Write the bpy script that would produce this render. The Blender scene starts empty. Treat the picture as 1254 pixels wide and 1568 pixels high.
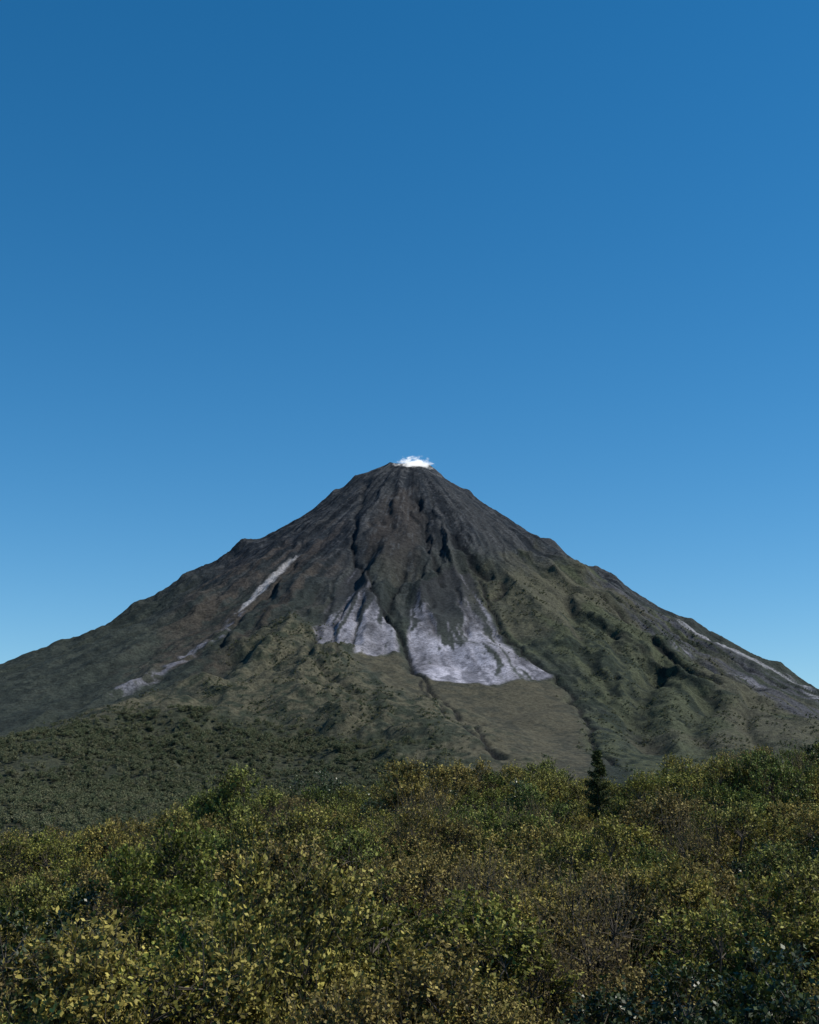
import bpy, math, numpy as np
from mathutils import Vector
rng=np.random.default_rng(7)
scene=bpy.context.scene
# ---------------------------------------------------------------- camera model (for siting / surveying)
F=2065.0; TILT=math.radians(12.72)
ct,st=math.cos(TILT),math.sin(TILT)
D=4000.0; X0=10.0
def project(x,y,z):
    dep=y*ct+z*st; up=-y*st+z*ct
    return 627+F*x/dep, 784-F*up/dep
def ray(px,py):
    a=px-627; b=784-py
    d=np.array([a, F*ct-b*st, F*st+b*ct]); return d/d[1]
# ---------------------------------------------------------------- noise
TAB=rng.random((16,256,256)).astype(np.float32)*2-1
def vn(x,y,s=0):
    T=TAB[s%16]
    xf=np.floor(x); yf=np.floor(y)
    xi=xf.astype(np.int64)&255; yi=yf.astype(np.int64)&255
    fx=x-xf; fy=y-yf
    fx=fx*fx*fx*(fx*(fx*6-15)+10); fy=fy*fy*fy*(fy*(fy*6-15)+10)
    x1=(xi+1)&255; y1=(yi+1)&255
    a=T[yi,xi];b=T[yi,x1];c=T[y1,xi];d=T[y1,x1]
    return (a*(1-fx)+b*fx)*(1-fy)+(c*(1-fx)+d*fx)*fy
def fbm(x,y,o=4,s=0,g=0.5):
    r=0;a=1;t=0
    for i in range(o):
        r=r+a*vn(x,y,s+i); t+=a; a*=g
        x,y=(0.8*x-0.6*y)*2.03+17.3,(0.6*x+0.8*y)*2.03+5.1
    return r/t
def sm(e0,e1,x):
    t=np.clip((x-e0)/(e1-e0),0,1); return t*t*(3-2*t)
# ---------------------------------------------------------------- volcano profiles
RT=np.arange(0,4200,15.0)
ridge=np.array([(0,1018),(40,1000),(80,988),(130,970),(165,955),(195,934),(210,925),(250,903),(290,877),(330,858),(372,830),(400,824),(430,808),(460,792),(490,772),(510,757),(535,740),(545,730),(575,718),(600,710),(625,709),(650,712),(665,718),(685,735),(715,752),(740,770),(770,788),(800,808),(820,822),(845,832),(880,858),(915,872),(940,885),(975,908),(1010,930),(1060,952),(1110,977),(1150,1000),(1195,1020),(1254,1056)],float)
def pix2plane(px,py):
    d=ray(px,py); return d[0]*D,d[2]*D
L=[];R=[]
for px,py in ridge:
    x,z=pix2plane(px,py)
    if px<625: L.append((abs(x-X0),z))
    else: R.append((abs(x-X0),z))
L=sorted(L);R=sorted(R)
def table(pts,tail):
    p=[(0,1052)]+[q for q in pts if q[0]>25]+tail
    p=np.array(p); return np.interp(RT,p[:,0],p[:,1])
PL=table(L,[(1700,255),(2300,90),(3000,-30),(4200,-90)])
PR=table(R,[(1700,200),(2300,60),(3000,-35),(4200,-90)])
pf=np.array([(0,1050),(60,1045),(150,985),(300,865),(600,640),(900,450),(1200,300),(1500,190),(1800,108),(2200,30),(3000,-35),(4200,-90)],float)
PF=np.interp(RT,pf[:,0],pf[:,1])
k=np.ones(9)/9
PF=np.convolve(np.pad(PF,4,mode='edge'),k,'valid')
def relief(x,y,r,th,fine=1.0):
    a=th+0.45*fbm(x/230,y/230,4,1)*170/(r+170)
    amp=np.clip(r/650,0.03,1)*(1-0.55*sm(1300,2100,r))
    md=np.clip(0.75+0.9*fbm(x/300,y/300,2,14),0.25,1.4)
    def rid(K,q,s): return 0.5-np.abs(vn(a*K+31,r/q+3+0.5*fbm(x/150,y/150,2,s),s))
    z=34*rid(4.3,1100,2)+25*rid(9,620,3)*md
    if fine>0: z=z+(14*rid(21,420,4)*md+7*rid(45,260,5))*fine
    z=z*amp
    z=z+amp*12*fbm(x/170,y/170,4 if fine>0 else 2,6)
    if fine>0:
        z=z+amp*4*fbm(x/33,y/33,3,9)*fine
        z=z+(2.8*fbm(x/15,y/15,2,11)+2*(0.35-np.abs(fbm(x/48,y/48,3,13))))*np.clip(r/200,0.35,1)*(1-0.6*sm(900,1500,r))*fine
        z=z+amp*6*np.abs(fbm(x/90,r/60,3,12))*fine
    return z
def profile(r,th):
    s2=np.sin(th)**2
    side=np.where(th<0,np.interp(r,RT,PL),np.interp(r,RT,PR))
    return np.interp(r,RT,PF)*(1-s2)+side*s2
# iterate the side profiles so that the skyline of the round mountain is right
TH,RR=np.meshgrid(np.arange(-2.3,2.3,0.010),np.arange(4,3000,6.0))
XX=X0+RR*np.sin(TH); YY=D-RR*np.cos(TH)
REL=relief(XX,YY,RR,TH)
for it in range(14):
    Z=profile(RR,TH)+REL
    u,v=project(XX,YY,Z)
    dep=YY*ct+Z*st
    ci=np.floor(u/6).astype(int)
    uf=u.ravel();vf=v.ravel()
    cf=ci.ravel(); sel=np.where((cf>=0)&(cf<209))[0]
    o_=sel[np.lexsort((vf[sel],cf[sel]))]
    cc_,first=np.unique(cf[o_],return_index=True)
    kks=o_[first]
    for side in (0,1):
        num=np.zeros(len(RT));den=np.zeros(len(RT))
        for kk in kks:
            th=TH.ravel()[kk]
            if (th>0)!=(side==1): continue
            tgt=np.interp(uf[kk],ridge[:,0],ridge[:,1])
            dz=(vf[kk]-tgt)*dep.ravel()[kk]/F/max(math.sin(th)**2,0.5)
            rr=RR.ravel()[kk]/15
            i0=int(rr)
            for j in range(i0-2,i0+4):
                if 0<=j<len(RT):
                    w=math.exp(-(j-rr)**2/1.6); num[j]+=w*dz; den[j]+=w
        ok=den>0.05
        corr=np.interp(RT,RT[ok],num[ok]/den[ok])
        corr*=(1-sm(2600,3600,RT))
        if side==0: PL+=0.7*corr
        else: PR+=0.7*corr
# ---------------------------------------------------------------- volcano grid
xs=np.concatenate([np.arange(-5200,-2000,50),np.arange(-2000,2100,4.0),np.arange(2100,5300,50)])
ys=np.concatenate([np.arange(300,1500,20),np.arange(1500,4250,4.0),np.arange(4250,8000,50)])
GX,GY=np.meshgrid(xs,ys)
r=np.hypot(GX-X0,GY-D); th=np.arctan2(GX-X0,-(GY-D))
GP=profile(r,th)
GZ=GP+relief(GX,GY,r,th)
GZS=GP+relief(GX,GY,r,th,0.0)+4
def sample(A,x,y):
    i=np.clip(np.searchsorted(xs,x)-1,0,len(xs)-2); j=np.clip(np.searchsorted(ys,y)-1,0,len(ys)-2)
    fx=(x-xs[i])/(xs[i+1]-xs[i]); fy=(y-ys[j])/(ys[j+1]-ys[j])
    return (A[j,i]*(1-fx)+A[j,i+1]*fx)*(1-fy)+(A[j+1,i]*(1-fx)+A[j+1,i+1]*fx)*fy
def survey(pts):
    out=[]
    t=np.arange(700,4300,4.0)
    for px,py in pts:
        d=ray(px,py)
        x=d[0]*t; y=t; z=d[2]*t
        g=z-sample(GZ,x,y)
        h=np.where(g<=0)[0]
        kq=h[0] if len(h) else int(np.argmin(np.where(t>1500,g,1e9)))
        out.append((x[kq],y[kq]))
    return np.array(out)
def dline(P,x,y):
    d=np.full(x.shape,1e9)
    for (ax,ay),(bx,by) in zip(P[:-1],P[1:]):
        vx,vy=bx-ax,by-ay; l=vx*vx+vy*vy+1e-9
        t=np.clip(((x-ax)*vx+(y-ay)*vy)/l,0,1)
        d=np.minimum(d,np.hypot(x-ax-t*vx,y-ay-t*vy))
    return d
def inside(P,x,y):
    c=np.zeros(x.shape,bool)
    n=len(P)
    for i in range(n):
        ax,ay=P[i]; bx,by=P[(i+1)%n]
        if ay==by: continue
        m=((ay>y)!=(by>y))&(x<(bx-ax)*(y-ay)/(by-ay)+ax)
        c^=m
    return c
W1=fbm(GX/60,GY/60,4,3); W2=fbm(GX/60+50,GY/60+9,4,7)
def polymask(pts,soft,warp=25):
    P=survey(pts)
    x=GX+W1*warp; y=GY+W2*warp
    d=dline(np.vstack([P,P[:1]]),x,y)
    s=np.where(inside(P,x,y),d,-d)
    return sm(-soft,soft,s)
def linemask(pts,w,warp=10,soft=1.0):
    P=survey(pts)
    d=dline(P,GX+W1*warp,GY+W2*warp)
    return 1-sm(w*(1-soft),w*(1+soft),d), d
# foothill ridge and side lobes
hill=survey([(430,985),(500,1050),(590,1110),(660,1150)])
dh=dline(hill,GX+W1*60,GY+W2*60)
bump=45*np.exp(-(dh/130)**2)*(1+0.25*W1)
hill2=survey([(250,1090),(140,1150),(60,1190)])
bump+=30*np.exp(-(dline(hill2,GX+W1*80,GY)/190)**2)
lobe=survey([(835,840),(900,900),(1000,960),(1120,1060)])
bump+=18*np.exp(-(dline(lobe,GX+W1*40,GY+W2*40)/70)**2)*sm(300,700,r)
# crags standing on the skyline ridges
for (px,py,hh,ww) in [(511,757,13,14),(497,768,8,20),(540,733,9,22),(372,830,9,26),(285,878,8,22),(205,926,9,26),(90,984,7,26),(718,750,8,14),(845,831,12,30),(822,822,7,14),(935,880,11,26),(915,871,6,16),(1195,1018,9,26),(1060,951,6,24),(655,712,6,16),(597,709,7,12)]:
    q=survey([(px,py)])[0]
    bump+=hh*np.exp(-(((GX-q[0])/ww)**2+((GY-q[1])/(ww*3))**2))*(1+0.5*W2)
# masks -------------------------------------------------
m_green=polymask([(745,900),(800,868),(850,855),(900,880),(980,925),(1100,1000),(1254,1085),(1400,1170),(1400,1260),(900,1260),(905,1180),(890,1090),(860,1040),(840,1025),(790,990),(765,940)],60,110)
m_scarA=polymask([(548,862),(530,885),(500,930),(478,990),(510,1010),(545,1022),(590,1008),(614,1000),(600,960),(575,915)],6,12)
m_scarB=polymask([(628,935),(628,990),(638,1030),(660,1044),(700,1048),(780,1045),(845,1040),(832,1024),(790,1003),(770,980),(752,955),(738,915),(722,880),(680,870),(640,900)],5,10)
m_apron=polymask([(540,1015),(620,1005),(640,1040),(700,1050),(850,1045),(880,1080),(900,1130),(915,1220),(750,1240),(690,1120),(600,1080)],22,30)
m_hum=polymask([(400,985),(480,985),(560,1060),(700,1120),(780,1170),(820,1290),(-400,1330),(-400,1180),(0,1140),(150,1105),(280,1070),(360,1020)],70,120)
m_forest=polymask([(-400,1190),(0,1152),(150,1125),(280,1105),(400,1110),(520,1140),(600,1160),(700,1185),(800,1200),(840,1290),(-400,1335)],45,90)
m_brown=polymask([(340,865),(460,830),(520,800),(500,880),(440,985),(300,1040),(200,1040),(260,960)],60,80)
m_brown2=polymask([(590,760),(635,745),(645,850),(625,900),(580,880),(560,810)],20,30)
m_streak=polymask([(460,850),(446,857),(412,885),(388,910),(364,938),(384,924),(406,904),(424,884),(444,864)],4.5,3)
m_spk,_=linemask([(362,938),(350,960),(335,985),(290,1005),(262,1018),(230,1040),(170,1070)],15,20,0.8)
m_rs1,_=linemask([(1040,955),(1110,990),(1160,1014),(1210,1042),(1300,1095)],10,8,0.9)
m_rs2,_=linemask([(1040,1005),(1100,1030),(1160,1050),(1240,1082)],14,12,0.9)
m_grey=polymask([(900,885),(980,930),(1060,965),(1254,1065),(1300,1095),(1300,1125),(1200,1085),(1060,1020),(960,945)],14,20)
gul=[ # (points, width, depth, darkness)
 ([(642,765),(650,800),(658,840),(668,872),(672,890)],11,12,0.7),
 ([(690,815),(705,835),(725,862),(748,885)],12,11,0.7),
 ([(545,800),(538,840),(552,868),(575,905),(600,955),(618,980),(628,1003),(638,1030),(662,1060),(700,1098),(740,1130),(770,1160)],6,8,0.95),
 ([(735,890),(752,930),(768,965),(800,1000),(850,1035),(872,1060),(892,1095),(912,1135),(930,1170)],6,8,0.85),
 ([(640,1040),(672,1085),(720,1120),(765,1150)],4.5,5,0.85),
 ([(520,880),(500,930),(476,985),(470,1000)],7,8,0.5),
 ([(455,862),(415,905),(372,940),(352,965),(340,990)],6,8,0.7),
 ([(905,905),(945,935),(985,968),(1030,1000),(1100,1045)],8,9,0.85),
 ([(930,905),(1000,950),(1100,1000),(1200,1055)],6,8,0.6),
 ([(770,890),(775,905),(760,915)],12,10,0.7),
 ([(1010,1000),(985,1050),(975,1100),(1000,1150)],35,26,0.3),  # wide dell, its shade partly painted into the albedo
 ([(1080,1060),(1060,1100),(1080,1150)],28,18,0.2),
 ([(870,900),(880,960),(900,1010),(950,1060)],18,12,0.2),
 ([(940,960),(950,1010),(935,1070)],16,12,0.2),
 ([(1150,1070),(1140,1110),(1170,1150)],16,12,0.1),
 ([(615,880),(600,920),(590,940)],8,8,0.5),
 ([(560,740),(545,790),(545,805)],10,9,0.4),
 ([(450,1010),(500,1030),(540,1060)],14,12,0.4),
 ([(700,900),(715,940),(722,975)],5,5,0.5),
 ([(660,900),(655,940),(662,970)],5,5,0.5),
 ([(560,900),(548,950),(535,985)],5,6,0.6),
 ([(530,925),(512,965),(515,1000)],5,6,0.6),
]
scar=np.maximum(m_scarA,m_scarB)
smooth=np.clip(np.maximum(scar*0.75,m_apron*0.75),0,1)
GZ=GZ*(1-smooth)+GZS*smooth
GZ=GZ+bump
carve=np.zeros_like(GZ); dark=np.zeros_like(GZ)
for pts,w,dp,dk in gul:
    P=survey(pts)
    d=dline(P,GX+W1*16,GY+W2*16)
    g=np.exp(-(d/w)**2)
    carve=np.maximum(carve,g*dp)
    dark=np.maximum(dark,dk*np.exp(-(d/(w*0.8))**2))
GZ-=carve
# ---------------------------------------------------------------- albedo in plan
rn=np.clip(r,40,None)
ang=th*1.0
st0=fbm(ang*22+W1*0.5,rn/450,4,9)
st1=fbm(ang*50+W1*0.8,rn/300,4,2)      # down-slope streaks
st2=fbm(ang*130+W2*1.2,rn/200,3,5)
big=fbm(GX/240,GY/240,4,8)
fin=fbm(GX/16,GY/16,3,10)
def C(*c): return np.array(c)[None,None,:]
def mix(a,b,m): return a*(1-m[...,None])+b*m[...,None]
col=np.zeros(GX.shape+(3,))+C(.020,.025,.031)  # cool grey rock, its bluish cast stands in for distance haze
col=mix(col,C(.034,.037,.040),sm(-0.1,0.3,0.6*big+0.8*st0))
col=mix(col,C(.009,.012,.016),0.9*sm(0.03,0.3,-st0-0.5*st1))
col=mix(col,C(.042,.037,.034),m_brown2*0.7)
col=mix(col,C(.070,.073,.078),0.6*sm(0.15,0.4,0.6*fin+0.7*st2)*(1-sm(700,1200,r)))
low=sm(420,1100,r+220*big)
col=mix(col,C(.038,.046,.036),low*0.8)
col=mix(col,C(.020,.025,.022),low*0.75*sm(0.0,0.35,st1+0.5*fin))
col=mix(col,C(.058,.045,.036),m_brown*0.55*sm(-0.2,0.25,st0+0.3*fin))
gcol=mix(np.zeros_like(col)+C(.055,.062,.037),C(.022,.029,.021),sm(-0.1,0.3,st1+0.8*fin))
gcol=mix(gcol,C(.075,.071,.050),0.7*sm(0.0,0.35,big+0.5*st0))
col=mix(col,gcol,m_green*0.92)
col=mix(col,C(.054,.056,.066),m_grey*0.85*sm(-0.4,0.1,st2))
acol=mix(np.zeros_like(col)+C(.062,.058,.040),C(.042,.042,.031),sm(-0.15,0.4,fin+0.5*st1))
col=mix(col,acol,m_apron)
hcol=mix(np.zeros_like(col)+C(.076,.072,.048),C(.032,.038,.026),sm(-0.15,0.3,fin+0.5*big))
col=mix(col,hcol,m_hum)
col=mix(col,C(.032,.038,.024),m_forest*0.75)
# pale ash scars: broken into rills towards the top
t_=np.clip((GZ-300)/290,0,1)
rill=sm(-0.10,0.10,st1*0.7+0.5*st0+0.3*st2+0.44-0.82*t_)
sc=scar*np.clip(rill,0.04,1)*(1-0.6*t_)
scol=mix(np.zeros_like(col)+C(.235,.23,.265),C(.095,.095,.113),sm(-0.05,0.35,0.3*fin+0.5*st0+0.6*st1))
scol=scol*np.clip(1+0.9*fbm(GX/70,GY/70,3,13),0.4,1.5)[...,None]
col=mix(col,C(.018,.019,.023),scar*t_*0.7)
col=mix(col,scol,sc*0.95)
col=mix(col,C(.30,.29,.29),m_streak*sm(-0.55,-0.1,st2+0.2))
col=mix(col,C(.15,.15,.175),m_spk*sm(0.0,0.15,fbm(GX/22,GY/22,3,4))*0.8)
col=mix(col,C(.15,.15,.175),m_rs2*sm(-0.2,0.2,st2)*0.9)
col=mix(col,C(.24,.24,.26),m_rs1*sm(-0.25,0.15,st2)*0.9)
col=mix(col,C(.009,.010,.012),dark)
col=mix(col,C(.14,.14,.14),(1-sm(60,190,r))*sm(0.1,0.35,fbm(GX/22,GY/22,3,5))*0.6)
col=np.clip(col,0.004,0.5)
rough=np.clip(1-0.7*np.maximum(scar,m_apron),0,1)
# ---------------------------------------------------------------- mesh helper
def make_mesh(name,V,Q,attrs=None,smooth=False,matidx=None,mats=()):
    me=bpy.data.meshes.new(name)
    V=np.asarray(V,np.float32); Q=np.asarray(Q,np.int32)
    me.vertices.add(len(V)); me.vertices.foreach_set('co',V.ravel())
    me.loops.add(Q.size); me.loops.foreach_set('vertex_index',Q.ravel())
    me.polygons.add(len(Q)); me.polygons.foreach_set('loop_start',np.arange(0,Q.size,4,dtype=np.int32))
    for m in mats: me.materials.append(m)
    if matidx is not None: me.polygons.foreach_set('material_index',np.asarray(matidx,np.int32))
    me.polygons.foreach_set('use_smooth',np.full(len(Q),smooth))
    me.update(calc_edges=True)
    for k_,a in (attrs or {}).items():
        if a.ndim==1:
            at=me.attributes.new(k_,'FLOAT','POINT'); at.data.foreach_set('value',a.astype(np.float32))
        else:
            at=me.attributes.new(k_,'FLOAT_COLOR','POINT')
            b=np.ones((len(a),4),np.float32); b[:,:3]=a; at.data.foreach_set('color',b.ravel())
    return me
def add(name,me,parent=None):
    o=bpy.data.objects.new(name,me); scene.collection.objects.link(o)
    if parent: o.parent=parent
    return o
def gridquads(nx,ny):
    i=np.arange(nx-1); j=np.arange(ny-1)
    I,J=np.meshgrid(i,j); a=(J*nx+I).ravel()
    return np.stack([a,a+1,a+nx+1,a+nx],1)
# ---------------------------------------------------------------- material helpers
def newmat(name):
    m=bpy.data.materials.new(name); m.use_nodes=True
    nt=m.node_tree; b=nt.nodes['Principled BSDF']
    return m,nt,b
def N(nt,t,**kw):
    n=nt.nodes.new(t)
    for k_,v_ in kw.items(): setattr(n,k_,v_)
    return n
m_v,nt,b=newmat('volcanic_slope')
at=N(nt,'ShaderNodeAttribute'); at.attribute_name='albedo'
tc=N(nt,'ShaderNodeTexCoord')
def noise(nt,src,scale,detail=5,rough=0.6):
    n=N(nt,'ShaderNodeTexNoise'); n.inputs['Scale'].default_value=scale; n.inputs['Detail'].default_value=detail; n.inputs['Roughness'].default_value=rough
    nt.links.new(src,n.inputs['Vector']); return n
n1=noise(nt,tc.outputs['Object'],0.15,6,0.78)
mr=N(nt,'ShaderNodeMapRange'); mr.inputs[1].default_value=0.32; mr.inputs[2].default_value=0.68; mr.inputs[3].default_value=0.35; mr.inputs[4].default_value=1.75
nt.links.new(n1.outputs['Fac'],mr.inputs[0])
vm=N(nt,'ShaderNodeVectorMath',operation='SCALE')
nt.links.new(at.outputs['Color'],vm.inputs[0]); nt.links.new(mr.outputs[0],vm.inputs['Scale'])
nt.links.new(vm.outputs[0],b.inputs['Base Color'])
b.inputs['Roughness'].default_value=0.95; b.inputs['Specular IOR Level'].default_value=0.1
n2=noise(nt,tc.outputs['Object'],0.09,7,0.70)
ar=N(nt,'ShaderNodeAttribute'); ar.attribute_name='rough'
bp=N(nt,'ShaderNodeBump'); bp.inputs['Distance'].default_value=5.0
nt.links.new(ar.outputs['Fac'],bp.inputs['Strength'])
nt.links.new(n2.outputs['Fac'],bp.inputs['Height']); nt.links.new(bp.outputs[0],b.inputs['Normal'])
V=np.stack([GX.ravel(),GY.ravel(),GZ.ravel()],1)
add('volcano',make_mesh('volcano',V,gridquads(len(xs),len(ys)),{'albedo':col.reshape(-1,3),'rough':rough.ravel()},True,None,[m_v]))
# ---------------------------------------------------------------- near ground
def canopy(x,y):
    q=x*90/np.clip(y,25,95)
    far=np.interp(q,[-60,-27,-18,-10,-4,0,6,12,20,27,60],[-1.8,-1.0,-0.6,0.9,1.7,2.3,2.7,2.7,3.0,4.0,5.6])
    near=-3.7+0*x
    t=(y-25)/65
    return near*(1-t)+far*t
def ground(x,y):
    g=canopy(x,np.clip(y,18,96))-4.8
    g=g+0.7*fbm(x/9,y/9,3,3)
    t=sm(96,330,y); g=g*(1-t)+(-48)*t
    t=sm(3,18,y); g=g*t+(-1.7)*(1-t)
    s=sm(90,500,np.abs(x)); g=g*(1-s)+(-48)*s
    t=sm(-400,-30,y); g=g*t+(-48)*(1-t)
    return g
gx=np.concatenate([-np.geomspace(40000,80,40),np.arange(-75,76,1.5),np.geomspace(80,40000,40)])
gy=np.concatenate([-np.geomspace(40000,30,40),np.arange(-28,130,1.5),np.geomspace(132,60000,60)])
AX,AY=np.meshgrid(gx,gy)
m_g,nt,b=newmat('ground_soil')
tc=N(nt,'ShaderNodeTexCoord'); n1=noise(nt,tc.outputs['Object'],0.8,8,0.65)
cr=N(nt,'ShaderNodeValToRGB'); cr.color_ramp.elements[0].position=0.35; cr.color_ramp.elements[0].color=(.018,.02,.01,1); cr.color_ramp.elements[1].position=0.7; cr.color_ramp.elements[1].color=(.05,.045,.025,1)
nt.links.new(n1.outputs['Fac'],cr.inputs[0]); nt.links.new(cr.outputs[0],b.inputs['Base Color']); b.inputs['Roughness'].default_value=1
add('ground',make_mesh('ground',np.stack([AX.ravel(),AY.ravel(),ground(AX,AY).ravel()],1),gridquads(len(gx),len(gy)),None,True,None,[m_g]))
# ---------------------------------------------------------------- plants
def norm(v): return v/np.clip(np.linalg.norm(v,axis=-1,keepdims=True),1e-6,None)
def tubes(P0,P1,r0,r1):
    n=len(P0); d=norm(P1-P0)
    ref=np.where(np.abs(d[:,2:3])>0.9,np.array([[1.,0,0]]),np.array([[0,0,1.]]))
    s=norm(np.cross(d,ref)); t=np.cross(d,s)
    r0=np.broadcast_to(np.asarray(r0,float),(n,))[:,None]; r1=np.broadcast_to(np.asarray(r1,float),(n,))[:,None]
    V=np.stack([P0+s*r0,P0+t*r0,P0-s*r0,P0-t*r0,P1+s*r1,P1+t*r1,P1-s*r1,P1-t*r1],1).reshape(-1,3)
    q=np.array([[0,1,5,4],[1,2,6,5],[2,3,7,6],[3,0,4,7]])
    Q=(np.arange(n)[:,None,None]*8+q[None]).reshape(-1,4)
    return V,Q
def leaves(P,d,L_,W_,g,nrm=None):
    if nrm is None: nrm=norm(g.normal(size=P.shape)+np.array([0,0,0.2]))
    s=norm(np.cross(d,nrm))
    L_=L_[:,None];W_=W_[:,None]
    V=np.stack([P,P+d*L_*.5+s*W_,P+d*L_,P+d*L_*.5-s*W_],1).reshape(-1,3)
    return V,np.arange(len(V)).reshape(-1,4)
def shrub(seed,R_,H_,nc,nt_,nl,ll,lw,mats,up=0.6,tw=(0.16,0.32),cs=0.045,nb=0.45,nbg=15,bs=0.28):
    g=np.random.default_rng(seed)
    # many separate boughs, each a rounded cluster of leafy sprays, with dark hollows between
    bi=np.arange(nbg)+0.5
    bph=np.arccos(1-1.25*bi/nbg); baz=bi*2.39996+g.normal(size=nbg)*0.3
    bd=np.stack([np.cos(baz)*np.sin(bph),np.sin(baz)*np.sin(bph),np.cos(bph)],1)
    bl=g.uniform(0.62,1.12,nbg)
    bc=np.stack([bd[:,0]*R_*.80*bl,bd[:,1]*R_*.80*bl,H_*(0.40+0.46*bd[:,2]*bl)],1)
    bsz=g.uniform(0.75,1.3,nbg)
    k_=g.integers(0,nbg,nc)
    d=norm(g.normal(size=(nc,3))+np.array([0,0,0.5])+0.4*bd[k_])
    cc=bc[k_]+d*R_*bs*bsz[k_][:,None]*(g.random((nc,1))**0.15)*np.array([1,1,1.15])
    btone=g.random(nbg)
    ctone=np.clip(0.55*btone[k_]+0.45*g.random(nc),0,1)
    T=nc*nt_
    c2=np.repeat(cc,nt_,0); dd=np.repeat(d,nt_,0)
    td=norm(dd*0.7+np.array([0,0,up])+g.normal(size=(T,3))*0.45)
    s0=c2+g.normal(size=(T,3))*cs*R_
    tl=g.uniform(tw[0],tw[1],T)
    long_=g.random(T)<0.05; tl[long_]*=2.0
    s1=s0+td*tl[:,None]
    tV,tQ=tubes(s0,s1,0.004,0.002)
    nlv=T*nl
    tt=g.uniform(0.05,1.05,nlv)
    P=np.repeat(s0,nl,0)+np.repeat(td*tl[:,None],nl,0)*tt[:,None]
    ld=norm(np.repeat(td,nl,0)*0.6+g.normal(size=(nlv,3))*0.6)
    sz=g.uniform(0.65,1.25,nlv)
    nr=norm(np.repeat(dd,nl,0)*0.85+np.array([0,0,0.45])+g.normal(size=(nlv,3))*nb)
    lV,lQ=leaves(P,ld,ll*sz,lw*sz,g,nr)
    tone=np.repeat(np.clip(0.40*np.repeat(np.repeat(ctone,nt_),nl)+0.28*np.repeat(g.random(T),nl)+0.42*g.random(nlv)*(0.05+0.95*tt),0,1),4)  # paler young tips; also paints sunlit ends and shaded twig bases into colour
    mid=bc[k_]*np.array([0.5,0.5,0.6])
    base=g.normal(size=cc.shape)*np.array([0.08,0.08,0.0])
    a=tubes(base,mid,0.035,0.022); b2=tubes(mid,bc[k_],0.022,0.015); b3=tubes(bc[k_],cc,0.010,0.005)
    Vs=[lV,tV,a[0],b2[0],b3[0]];Qs=[lQ,tQ,a[1],b2[1],b3[1]]
    o=0;QQ=[];MI=[]
    for i,(v_,q_) in enumerate(zip(Vs,Qs)):
        QQ.append(q_+o);o+=len(v_);MI.append(np.full(len(q_),0 if i==0 else 1))
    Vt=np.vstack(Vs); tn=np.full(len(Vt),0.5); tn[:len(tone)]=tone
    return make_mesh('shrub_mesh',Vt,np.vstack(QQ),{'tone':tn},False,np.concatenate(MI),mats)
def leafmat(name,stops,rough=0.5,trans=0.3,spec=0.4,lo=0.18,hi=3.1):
    m,nt,b=newmat(name)
    oi=N(nt,'ShaderNodeObjectInfo'); at=N(nt,'ShaderNodeAttribute'); at.attribute_name='tone'
    cr=N(nt,'ShaderNodeValToRGB'); e=cr.color_ramp.elements
    e[0].position=0; e[0].color=(*stops[0],1); e[1].position=1; e[1].color=(*stops[-1],1)
    for i,s in enumerate(stops[1:-1]):
        q=e.new((i+1)/(len(stops)-1)); q.color=(*s,1)
    nt.links.new(oi.outputs['Random'],cr.inputs[0])
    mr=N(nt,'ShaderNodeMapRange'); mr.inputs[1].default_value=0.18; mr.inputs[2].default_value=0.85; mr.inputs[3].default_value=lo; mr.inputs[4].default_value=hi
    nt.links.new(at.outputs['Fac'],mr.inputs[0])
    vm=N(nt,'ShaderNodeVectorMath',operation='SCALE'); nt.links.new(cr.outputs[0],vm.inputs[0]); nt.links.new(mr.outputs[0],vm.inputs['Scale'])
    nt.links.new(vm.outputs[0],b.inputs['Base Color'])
    b.inputs['Roughness'].default_value=rough; b.inputs['Specular IOR Level'].default_value=spec
    tr=N(nt,'ShaderNodeBsdfTranslucent'); nt.links.new(vm.outputs[0],tr.inputs['Color'])
    mx=N(nt,'ShaderNodeMixShader'); mx.inputs[0].default_value=trans
    nt.links.new(b.outputs[0],mx.inputs[1]); nt.links.new(tr.outputs[0],mx.inputs[2])
    nt.links.new(mx.outputs[0],nt.nodes['Material Output'].inputs['Surface'])
    return m
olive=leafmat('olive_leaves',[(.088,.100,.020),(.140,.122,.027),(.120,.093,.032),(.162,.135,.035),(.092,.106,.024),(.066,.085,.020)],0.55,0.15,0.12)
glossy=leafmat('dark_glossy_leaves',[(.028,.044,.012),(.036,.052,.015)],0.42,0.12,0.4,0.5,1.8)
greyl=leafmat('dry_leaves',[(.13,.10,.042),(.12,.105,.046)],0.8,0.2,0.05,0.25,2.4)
wood,nt,b=newmat('twig_bark')
tc=N(nt,'ShaderNodeTexCoord'); n1=noise(nt,tc.outputs['Object'],12,3,0.6)
cr=N(nt,'ShaderNodeValToRGB'); cr.color_ramp.elements[0].color=(.03,.024,.018,1); cr.color_ramp.elements[1].color=(.12,.10,.075,1)
nt.links.new(n1.outputs['Fac'],cr.inputs[0]); nt.links.new(cr.outputs[0],b.inputs['Base Color']); b.inputs['Roughness'].default_value=0.9
def proto_collection(name,meshes):
    c=bpy.data.collections.new(name)
    for i,me in enumerate(meshes):
        o=bpy.data.objects.new('%s_%02d'%(name,i),me); c.objects.link(o)
    return c
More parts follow.
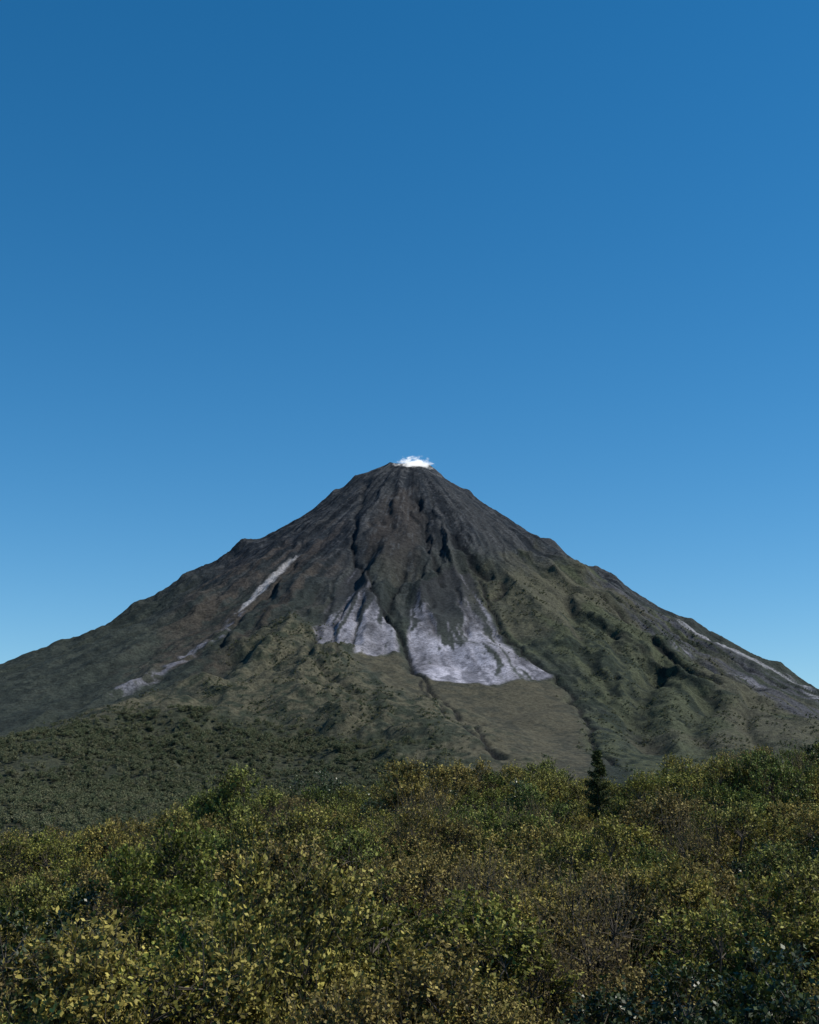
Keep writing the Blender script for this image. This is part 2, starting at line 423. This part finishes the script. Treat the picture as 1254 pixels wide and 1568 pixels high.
shr=proto_collection('shrub_kinds',[
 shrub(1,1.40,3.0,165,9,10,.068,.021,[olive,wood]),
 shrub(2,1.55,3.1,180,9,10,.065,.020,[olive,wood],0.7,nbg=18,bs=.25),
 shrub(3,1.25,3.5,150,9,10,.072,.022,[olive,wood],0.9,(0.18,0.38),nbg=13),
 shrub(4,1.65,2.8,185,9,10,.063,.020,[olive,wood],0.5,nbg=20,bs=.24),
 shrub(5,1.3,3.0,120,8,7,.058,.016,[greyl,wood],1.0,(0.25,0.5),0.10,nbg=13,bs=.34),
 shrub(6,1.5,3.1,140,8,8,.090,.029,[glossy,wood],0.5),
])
def scatter(name,pts,rot,scl,idx,coll):
    me=bpy.data.meshes.new(name); me.vertices.add(len(pts)); me.vertices.foreach_set('co',np.asarray(pts,np.float32).ravel())
    a=me.attributes.new('rot','FLOAT_VECTOR','POINT'); a.data.foreach_set('vector',np.asarray(rot,np.float32).ravel())
    a=me.attributes.new('scl','FLOAT_VECTOR','POINT'); a.data.foreach_set('vector',np.asarray(scl,np.float32).ravel())
    a=me.attributes.new('kind','INT','POINT'); a.data.foreach_set('value',np.asarray(idx,np.int32))
    me.update(); o=add(name,me)
    ng=bpy.data.node_groups.new(name+'_instances','GeometryNodeTree')
    ng.interface.new_socket('Geometry',in_out='INPUT',socket_type='NodeSocketGeometry')
    ng.interface.new_socket('Geometry',in_out='OUTPUT',socket_type='NodeSocketGeometry')
    gi=ng.nodes.new('NodeGroupInput'); go=ng.nodes.new('NodeGroupOutput')
    ip=ng.nodes.new('GeometryNodeInstanceOnPoints'); ci=ng.nodes.new('GeometryNodeCollectionInfo')
    ci.inputs['Collection'].default_value=coll; ci.inputs['Separate Children'].default_value=True; ci.inputs['Reset Children'].default_value=True
    def na(n_,t_):
        q=ng.nodes.new('GeometryNodeInputNamedAttribute'); q.data_type=t_; q.inputs['Name'].default_value=n_; return q.outputs['Attribute']
    ng.links.new(gi.outputs[0],ip.inputs['Points']); ng.links.new(ci.outputs[0],ip.inputs['Instance'])
    ip.inputs['Pick Instance'].default_value=True
    ng.links.new(na('kind','INT'),ip.inputs['Instance Index'])
    ng.links.new(na('rot','FLOAT_VECTOR'),ip.inputs['Rotation'])
    ng.links.new(na('scl','FLOAT_VECTOR'),ip.inputs['Scale'])
    ng.links.new(ip.outputs[0],go.inputs[0])
    md=o.modifiers.new('instances','NODES'); md.node_group=ng
    return o
# thicket placement (jittered grid)
P=[]
sp=3.15
for yy in np.arange(22,99,sp):
    half=0.38*yy+7
    for xx in np.arange(-half,half,sp):
        P.append((xx+rng.uniform(-1.2,1.2),yy+rng.uniform(-1.2,1.2)))
P=np.array(P); n=len(P)
z=ground(P[:,0],P[:,1])
sc_=1.50+0.20*rng.normal(size=n)+0.28*fbm(P[:,0]/6,P[:,1]/6,2,4)
tall=rng.random(n)<0.08
sc_=np.clip(sc_,0.95,1.85)*np.interp(P[:,1],[20,30],[0.85,1])
kn=fbm(P[:,0]/7+3,P[:,1]/9,2,6)+0.35*rng.normal(size=n)
idx=rng.integers(0,4,n)
sx=P[:,0]/P[:,1]
idx=np.where((kn>0.72)|((rng.random(n)<0.35)&(sx<-0.17)&(P[:,1]<40)),4,idx)
idx=np.where((kn<-0.70)|((np.hypot((P[:,0]-6.2)/2.6,(P[:,1]-31)/4)<1)&(rng.random(n)<0.8)),5,idx)
scl=np.stack([sc_*rng.uniform(.9,1.2,n),sc_*rng.uniform(.9,1.2,n),sc_*np.where(tall,1.12,1.0)],1)
rot=np.stack([rng.normal(size=n)*.08,rng.normal(size=n)*.08,rng.uniform(0,6.28,n)],1)
CX,CY=ray(914,1150)[0]*84.0,84.0
near_c=(np.abs(P[:,0]-CX*P[:,1]/CY)<2.8)&(P[:,1]>62)
scl[near_c]*=0.74
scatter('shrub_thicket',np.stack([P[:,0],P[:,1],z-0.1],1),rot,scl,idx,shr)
# ---------------------------------------------------------------- distant forest trees
def ftree(seed,R_,H_,nq,mats):
    g=np.random.default_rng(seed)
    nc=14
    c=norm(g.normal(size=(nc,3)))*(g.random((nc,1))**0.4)*np.array([R_*.75,R_*.75,H_*.28])+np.array([0,0,H_*.62])
    ci=g.integers(0,nc,nq)
    dd=norm(g.normal(size=(nq,3)))
    P=c[ci]+dd*g.uniform(.6,1,(nq,1))*R_*.38
    ld=norm(dd*.4+g.normal(size=(nq,3)))
    s=g.uniform(.10,.22,nq)*R_
    lV,lQ=leaves(P-ld*s[:,None]*.5,ld,s*1.2,s*.5,g,norm(dd+np.array([0,0,.5])+g.normal(size=(nq,3))*.5))
    tone=np.repeat(np.clip(.5*g.random(nc)[ci]+.5*g.random(nq),0,1),4)
    t=tubes(np.array([[0,0,-.5]]),np.array([[0,0,H_*.6]]),.18,.08)
    lim=tubes(np.repeat([[0,0,H_*.35]],nc,0),c,.08,.03)
    V=np.vstack([lV,t[0],lim[0]]);Q=np.vstack([lQ,t[1]+len(lV),lim[1]+len(lV)+8])
    tn=np.full(len(V),.5);tn[:len(tone)]=tone
    mi=np.zeros(len(Q));mi[len(lQ):]=1
    return make_mesh('forest_tree',V,Q,{'tone':tn},False,mi,mats)
fmat=leafmat('forest_leaves',[(.060,.074,.038),(.120,.122,.068),(.078,.094,.050),(.132,.128,.076),(.090,.108,.058)],0.8,0.12,0.1,0.5,1.9)
ftr=proto_collection('forest_kinds',[ftree(11,3.8,9,420,[fmat,wood]),ftree(12,3.2,7.5,380,[fmat,wood]),ftree(13,4.4,8,460,[fmat,wood])])
n=130000
y=900+2500*np.sqrt(rng.random(n)); x=(rng.random(n)*2-1)*(0.36*y+100)
def near(A,x,y):
    i=np.clip(np.searchsorted(xs,x),0,len(xs)-1); j=np.clip(np.searchsorted(ys,y),0,len(ys)-1); return A[j,i]
cl=fbm(x/45,y/45,3,5)
mf=near(m_forest,x,y); mh=near(m_hum,x,y); mg=near(m_green,x,y); ma=near(m_apron,x,y)
rr=np.hypot(x-X0,y-D)
prob=mf*np.clip(0.5+1.0*cl,0.10,0.9)
prob=np.maximum(prob,mh*0.45*sm(-0.25,0.35,cl))
prob=np.maximum(prob,mg*0.25*sm(-0.1,0.4,cl))
prob=np.maximum(prob,sm(2100,2300,rr)*0.7)
prob=prob*(1-ma*0.97)
keep=rng.random(n)<prob
x,y=x[keep],y[keep]; mf=mf[keep]; n=len(x)
z=np.maximum(sample(GZ,x,y),ground(x,y))-0.5
s=np.where(mf>0.5,rng.uniform(.55,1.5,n),rng.uniform(.3,.75,n))
scatter('forest',np.stack([x,y,z],1),np.stack([0*x,0*x,rng.uniform(0,6.28,n)],1),np.stack([s,s,s*rng.uniform(.8,1.1,n)],1),rng.integers(0,3,n),ftr)
print('forest',n,'shrubs',len(P))
# ---------------------------------------------------------------- conifer on the crest
def conifer(seed,H_,mats):
    g=np.random.default_rng(seed)
    Vs=[];Qs=[];MI=[];T=[]
    a=tubes(np.array([[0,0,0]]),np.array([[0,0,H_*.97]]),.10,.015)
    Vs.append(a[0]);Qs.append(a[1]);MI.append(np.ones(len(a[1])));T.append(np.full(len(a[0]),.5))
    nb=170; t=g.random(nb)**0.8*0.85+0.13; an=g.uniform(0,6.28,nb)
    Lb=(1-t)*1.6*g.uniform(.45,1.25,nb)+.16
    p0=np.stack([0*t,0*t,t*H_],1)
    d=norm(np.stack([np.cos(an),np.sin(an),g.uniform(.05,.6,nb)],1)); p1=p0+d*Lb[:,None]
    a=tubes(p0,p1,.014,.004); Vs.append(a[0]);Qs.append(a[1]+len(Vs[0]));MI.append(np.ones(len(a[1])));T.append(np.full(len(a[0]),.5))
    m=60; tt=g.random(nb*m)
    P=np.repeat(p0,m,0)+np.repeat(d*Lb[:,None],m,0)*tt[:,None]
    ld=norm(np.repeat(d,m,0)*.5+g.normal(size=(nb*m,3))*.6+np.array([0,0,.2]))
    s=g.uniform(.12,.22,nb*m)
    lV,lQ=leaves(P,ld,s,s*.16,g)
    o=len(Vs[0])+len(Vs[1]); Vs.append(lV);Qs.append(lQ+o);MI.append(np.zeros(len(lQ)));T.append(np.repeat(g.random(nb*m),4))
    return make_mesh('conifer',np.vstack(Vs),np.vstack(Qs),{'tone':np.concatenate(T)},False,np.concatenate(MI),mats)
cm=leafmat('conifer_needles',[(.048,.060,.022),(.055,.066,.024)],0.6,0.15,0.2,0.5,1.8)
o=add('conifer_tree',conifer(5,6.2,[cm,wood]))
o.location=(CX,CY,ray(914,1149)[2]*CY-6.2)
# ---------------------------------------------------------------- steam
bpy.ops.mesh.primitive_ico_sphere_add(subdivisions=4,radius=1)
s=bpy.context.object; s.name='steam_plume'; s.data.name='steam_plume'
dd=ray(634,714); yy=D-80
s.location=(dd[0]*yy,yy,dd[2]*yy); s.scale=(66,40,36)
ms=bpy.data.materials.new('steam'); ms.use_nodes=True; nt=ms.node_tree; nt.nodes.clear()
out=N(nt,'ShaderNodeOutputMaterial'); pv=N(nt,'ShaderNodeVolumePrincipled')
tc=N(nt,'ShaderNodeTexCoord'); ln=N(nt,'ShaderNodeVectorMath',operation='LENGTH'); nt.links.new(tc.outputs['Object'],ln.inputs[0])
nz=noise(nt,tc.outputs['Object'],2.8,5,0.65)
f=N(nt,'ShaderNodeMath',operation='MULTIPLY_ADD'); nt.links.new(nz.outputs['Fac'],f.inputs[0]); f.inputs[1].default_value=3.8
sub=N(nt,'ShaderNodeMath',operation='MULTIPLY_ADD'); nt.links.new(ln.outputs['Value'],sub.inputs[0]); sub.inputs[1].default_value=-1.6; sub.inputs[2].default_value=-0.75
nt.links.new(sub.outputs[0],f.inputs[2])
cl_=N(nt,'ShaderNodeClamp'); nt.links.new(f.outputs[0],cl_.inputs[0])
de=N(nt,'ShaderNodeMath',operation='MULTIPLY'); nt.links.new(cl_.outputs[0],de.inputs[0]); de.inputs[1].default_value=0.12
nt.links.new(de.outputs[0],pv.inputs['Density']); pv.inputs['Color'].default_value=(1,1,1,1)
em=N(nt,'ShaderNodeMath',operation='MULTIPLY'); nt.links.new(de.outputs[0],em.inputs[0]); em.inputs[1].default_value=0.6  # glow stands in for sunlight scattered many times inside the steam
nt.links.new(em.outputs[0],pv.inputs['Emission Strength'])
nt.links.new(pv.outputs[0],out.inputs['Volume'])
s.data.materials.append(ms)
# ---------------------------------------------------------------- light
sd=Vector((0.66,-0.03,0.72)).normalized()
sl=bpy.data.lights.new('sun','SUN'); sl.energy=5.0; sl.angle=math.radians(0.5); sl.color=(1,.94,.84)
so=bpy.data.objects.new('sun',sl); scene.collection.objects.link(so); so.rotation_euler=sd.to_track_quat('Z','Y').to_euler()
w=bpy.data.worlds.new('World'); scene.world=w; w.use_nodes=True; nt=w.node_tree
sk=N(nt,'ShaderNodeTexSky',sky_type='NISHITA'); sk.sun_disc=False
sk.sun_elevation=math.asin(sd.z); sk.sun_rotation=math.atan2(sd.x,sd.y); sk.air_density=1.0; sk.dust_density=0.1; sk.ozone_density=3.0; sk.altitude=900
hs=N(nt,'ShaderNodeHueSaturation'); hs.inputs['Saturation'].default_value=1.35; hs.inputs['Hue'].default_value=0.493
nt.links.new(sk.outputs[0],hs.inputs['Color']); nt.links.new(hs.outputs[0],nt.nodes['Background'].inputs['Color'])
nt.nodes['Background'].inputs['Strength'].default_value=0.122
# ---------------------------------------------------------------- camera
cd=bpy.data.cameras.new('camera'); cam=bpy.data.objects.new('camera',cd); scene.collection.objects.link(cam)
cd.sensor_fit='VERTICAL'; cd.sensor_height=36; cd.lens=F/1568*36; cd.clip_end=120000; cd.clip_start=0.1
cam.location=(0,0,0); cam.rotation_euler=(math.radians(90)+TILT,0,0); scene.camera=cam
scene.view_settings.view_transform='Standard'; scene.view_settings.look='None'; scene.view_settings.exposure=0
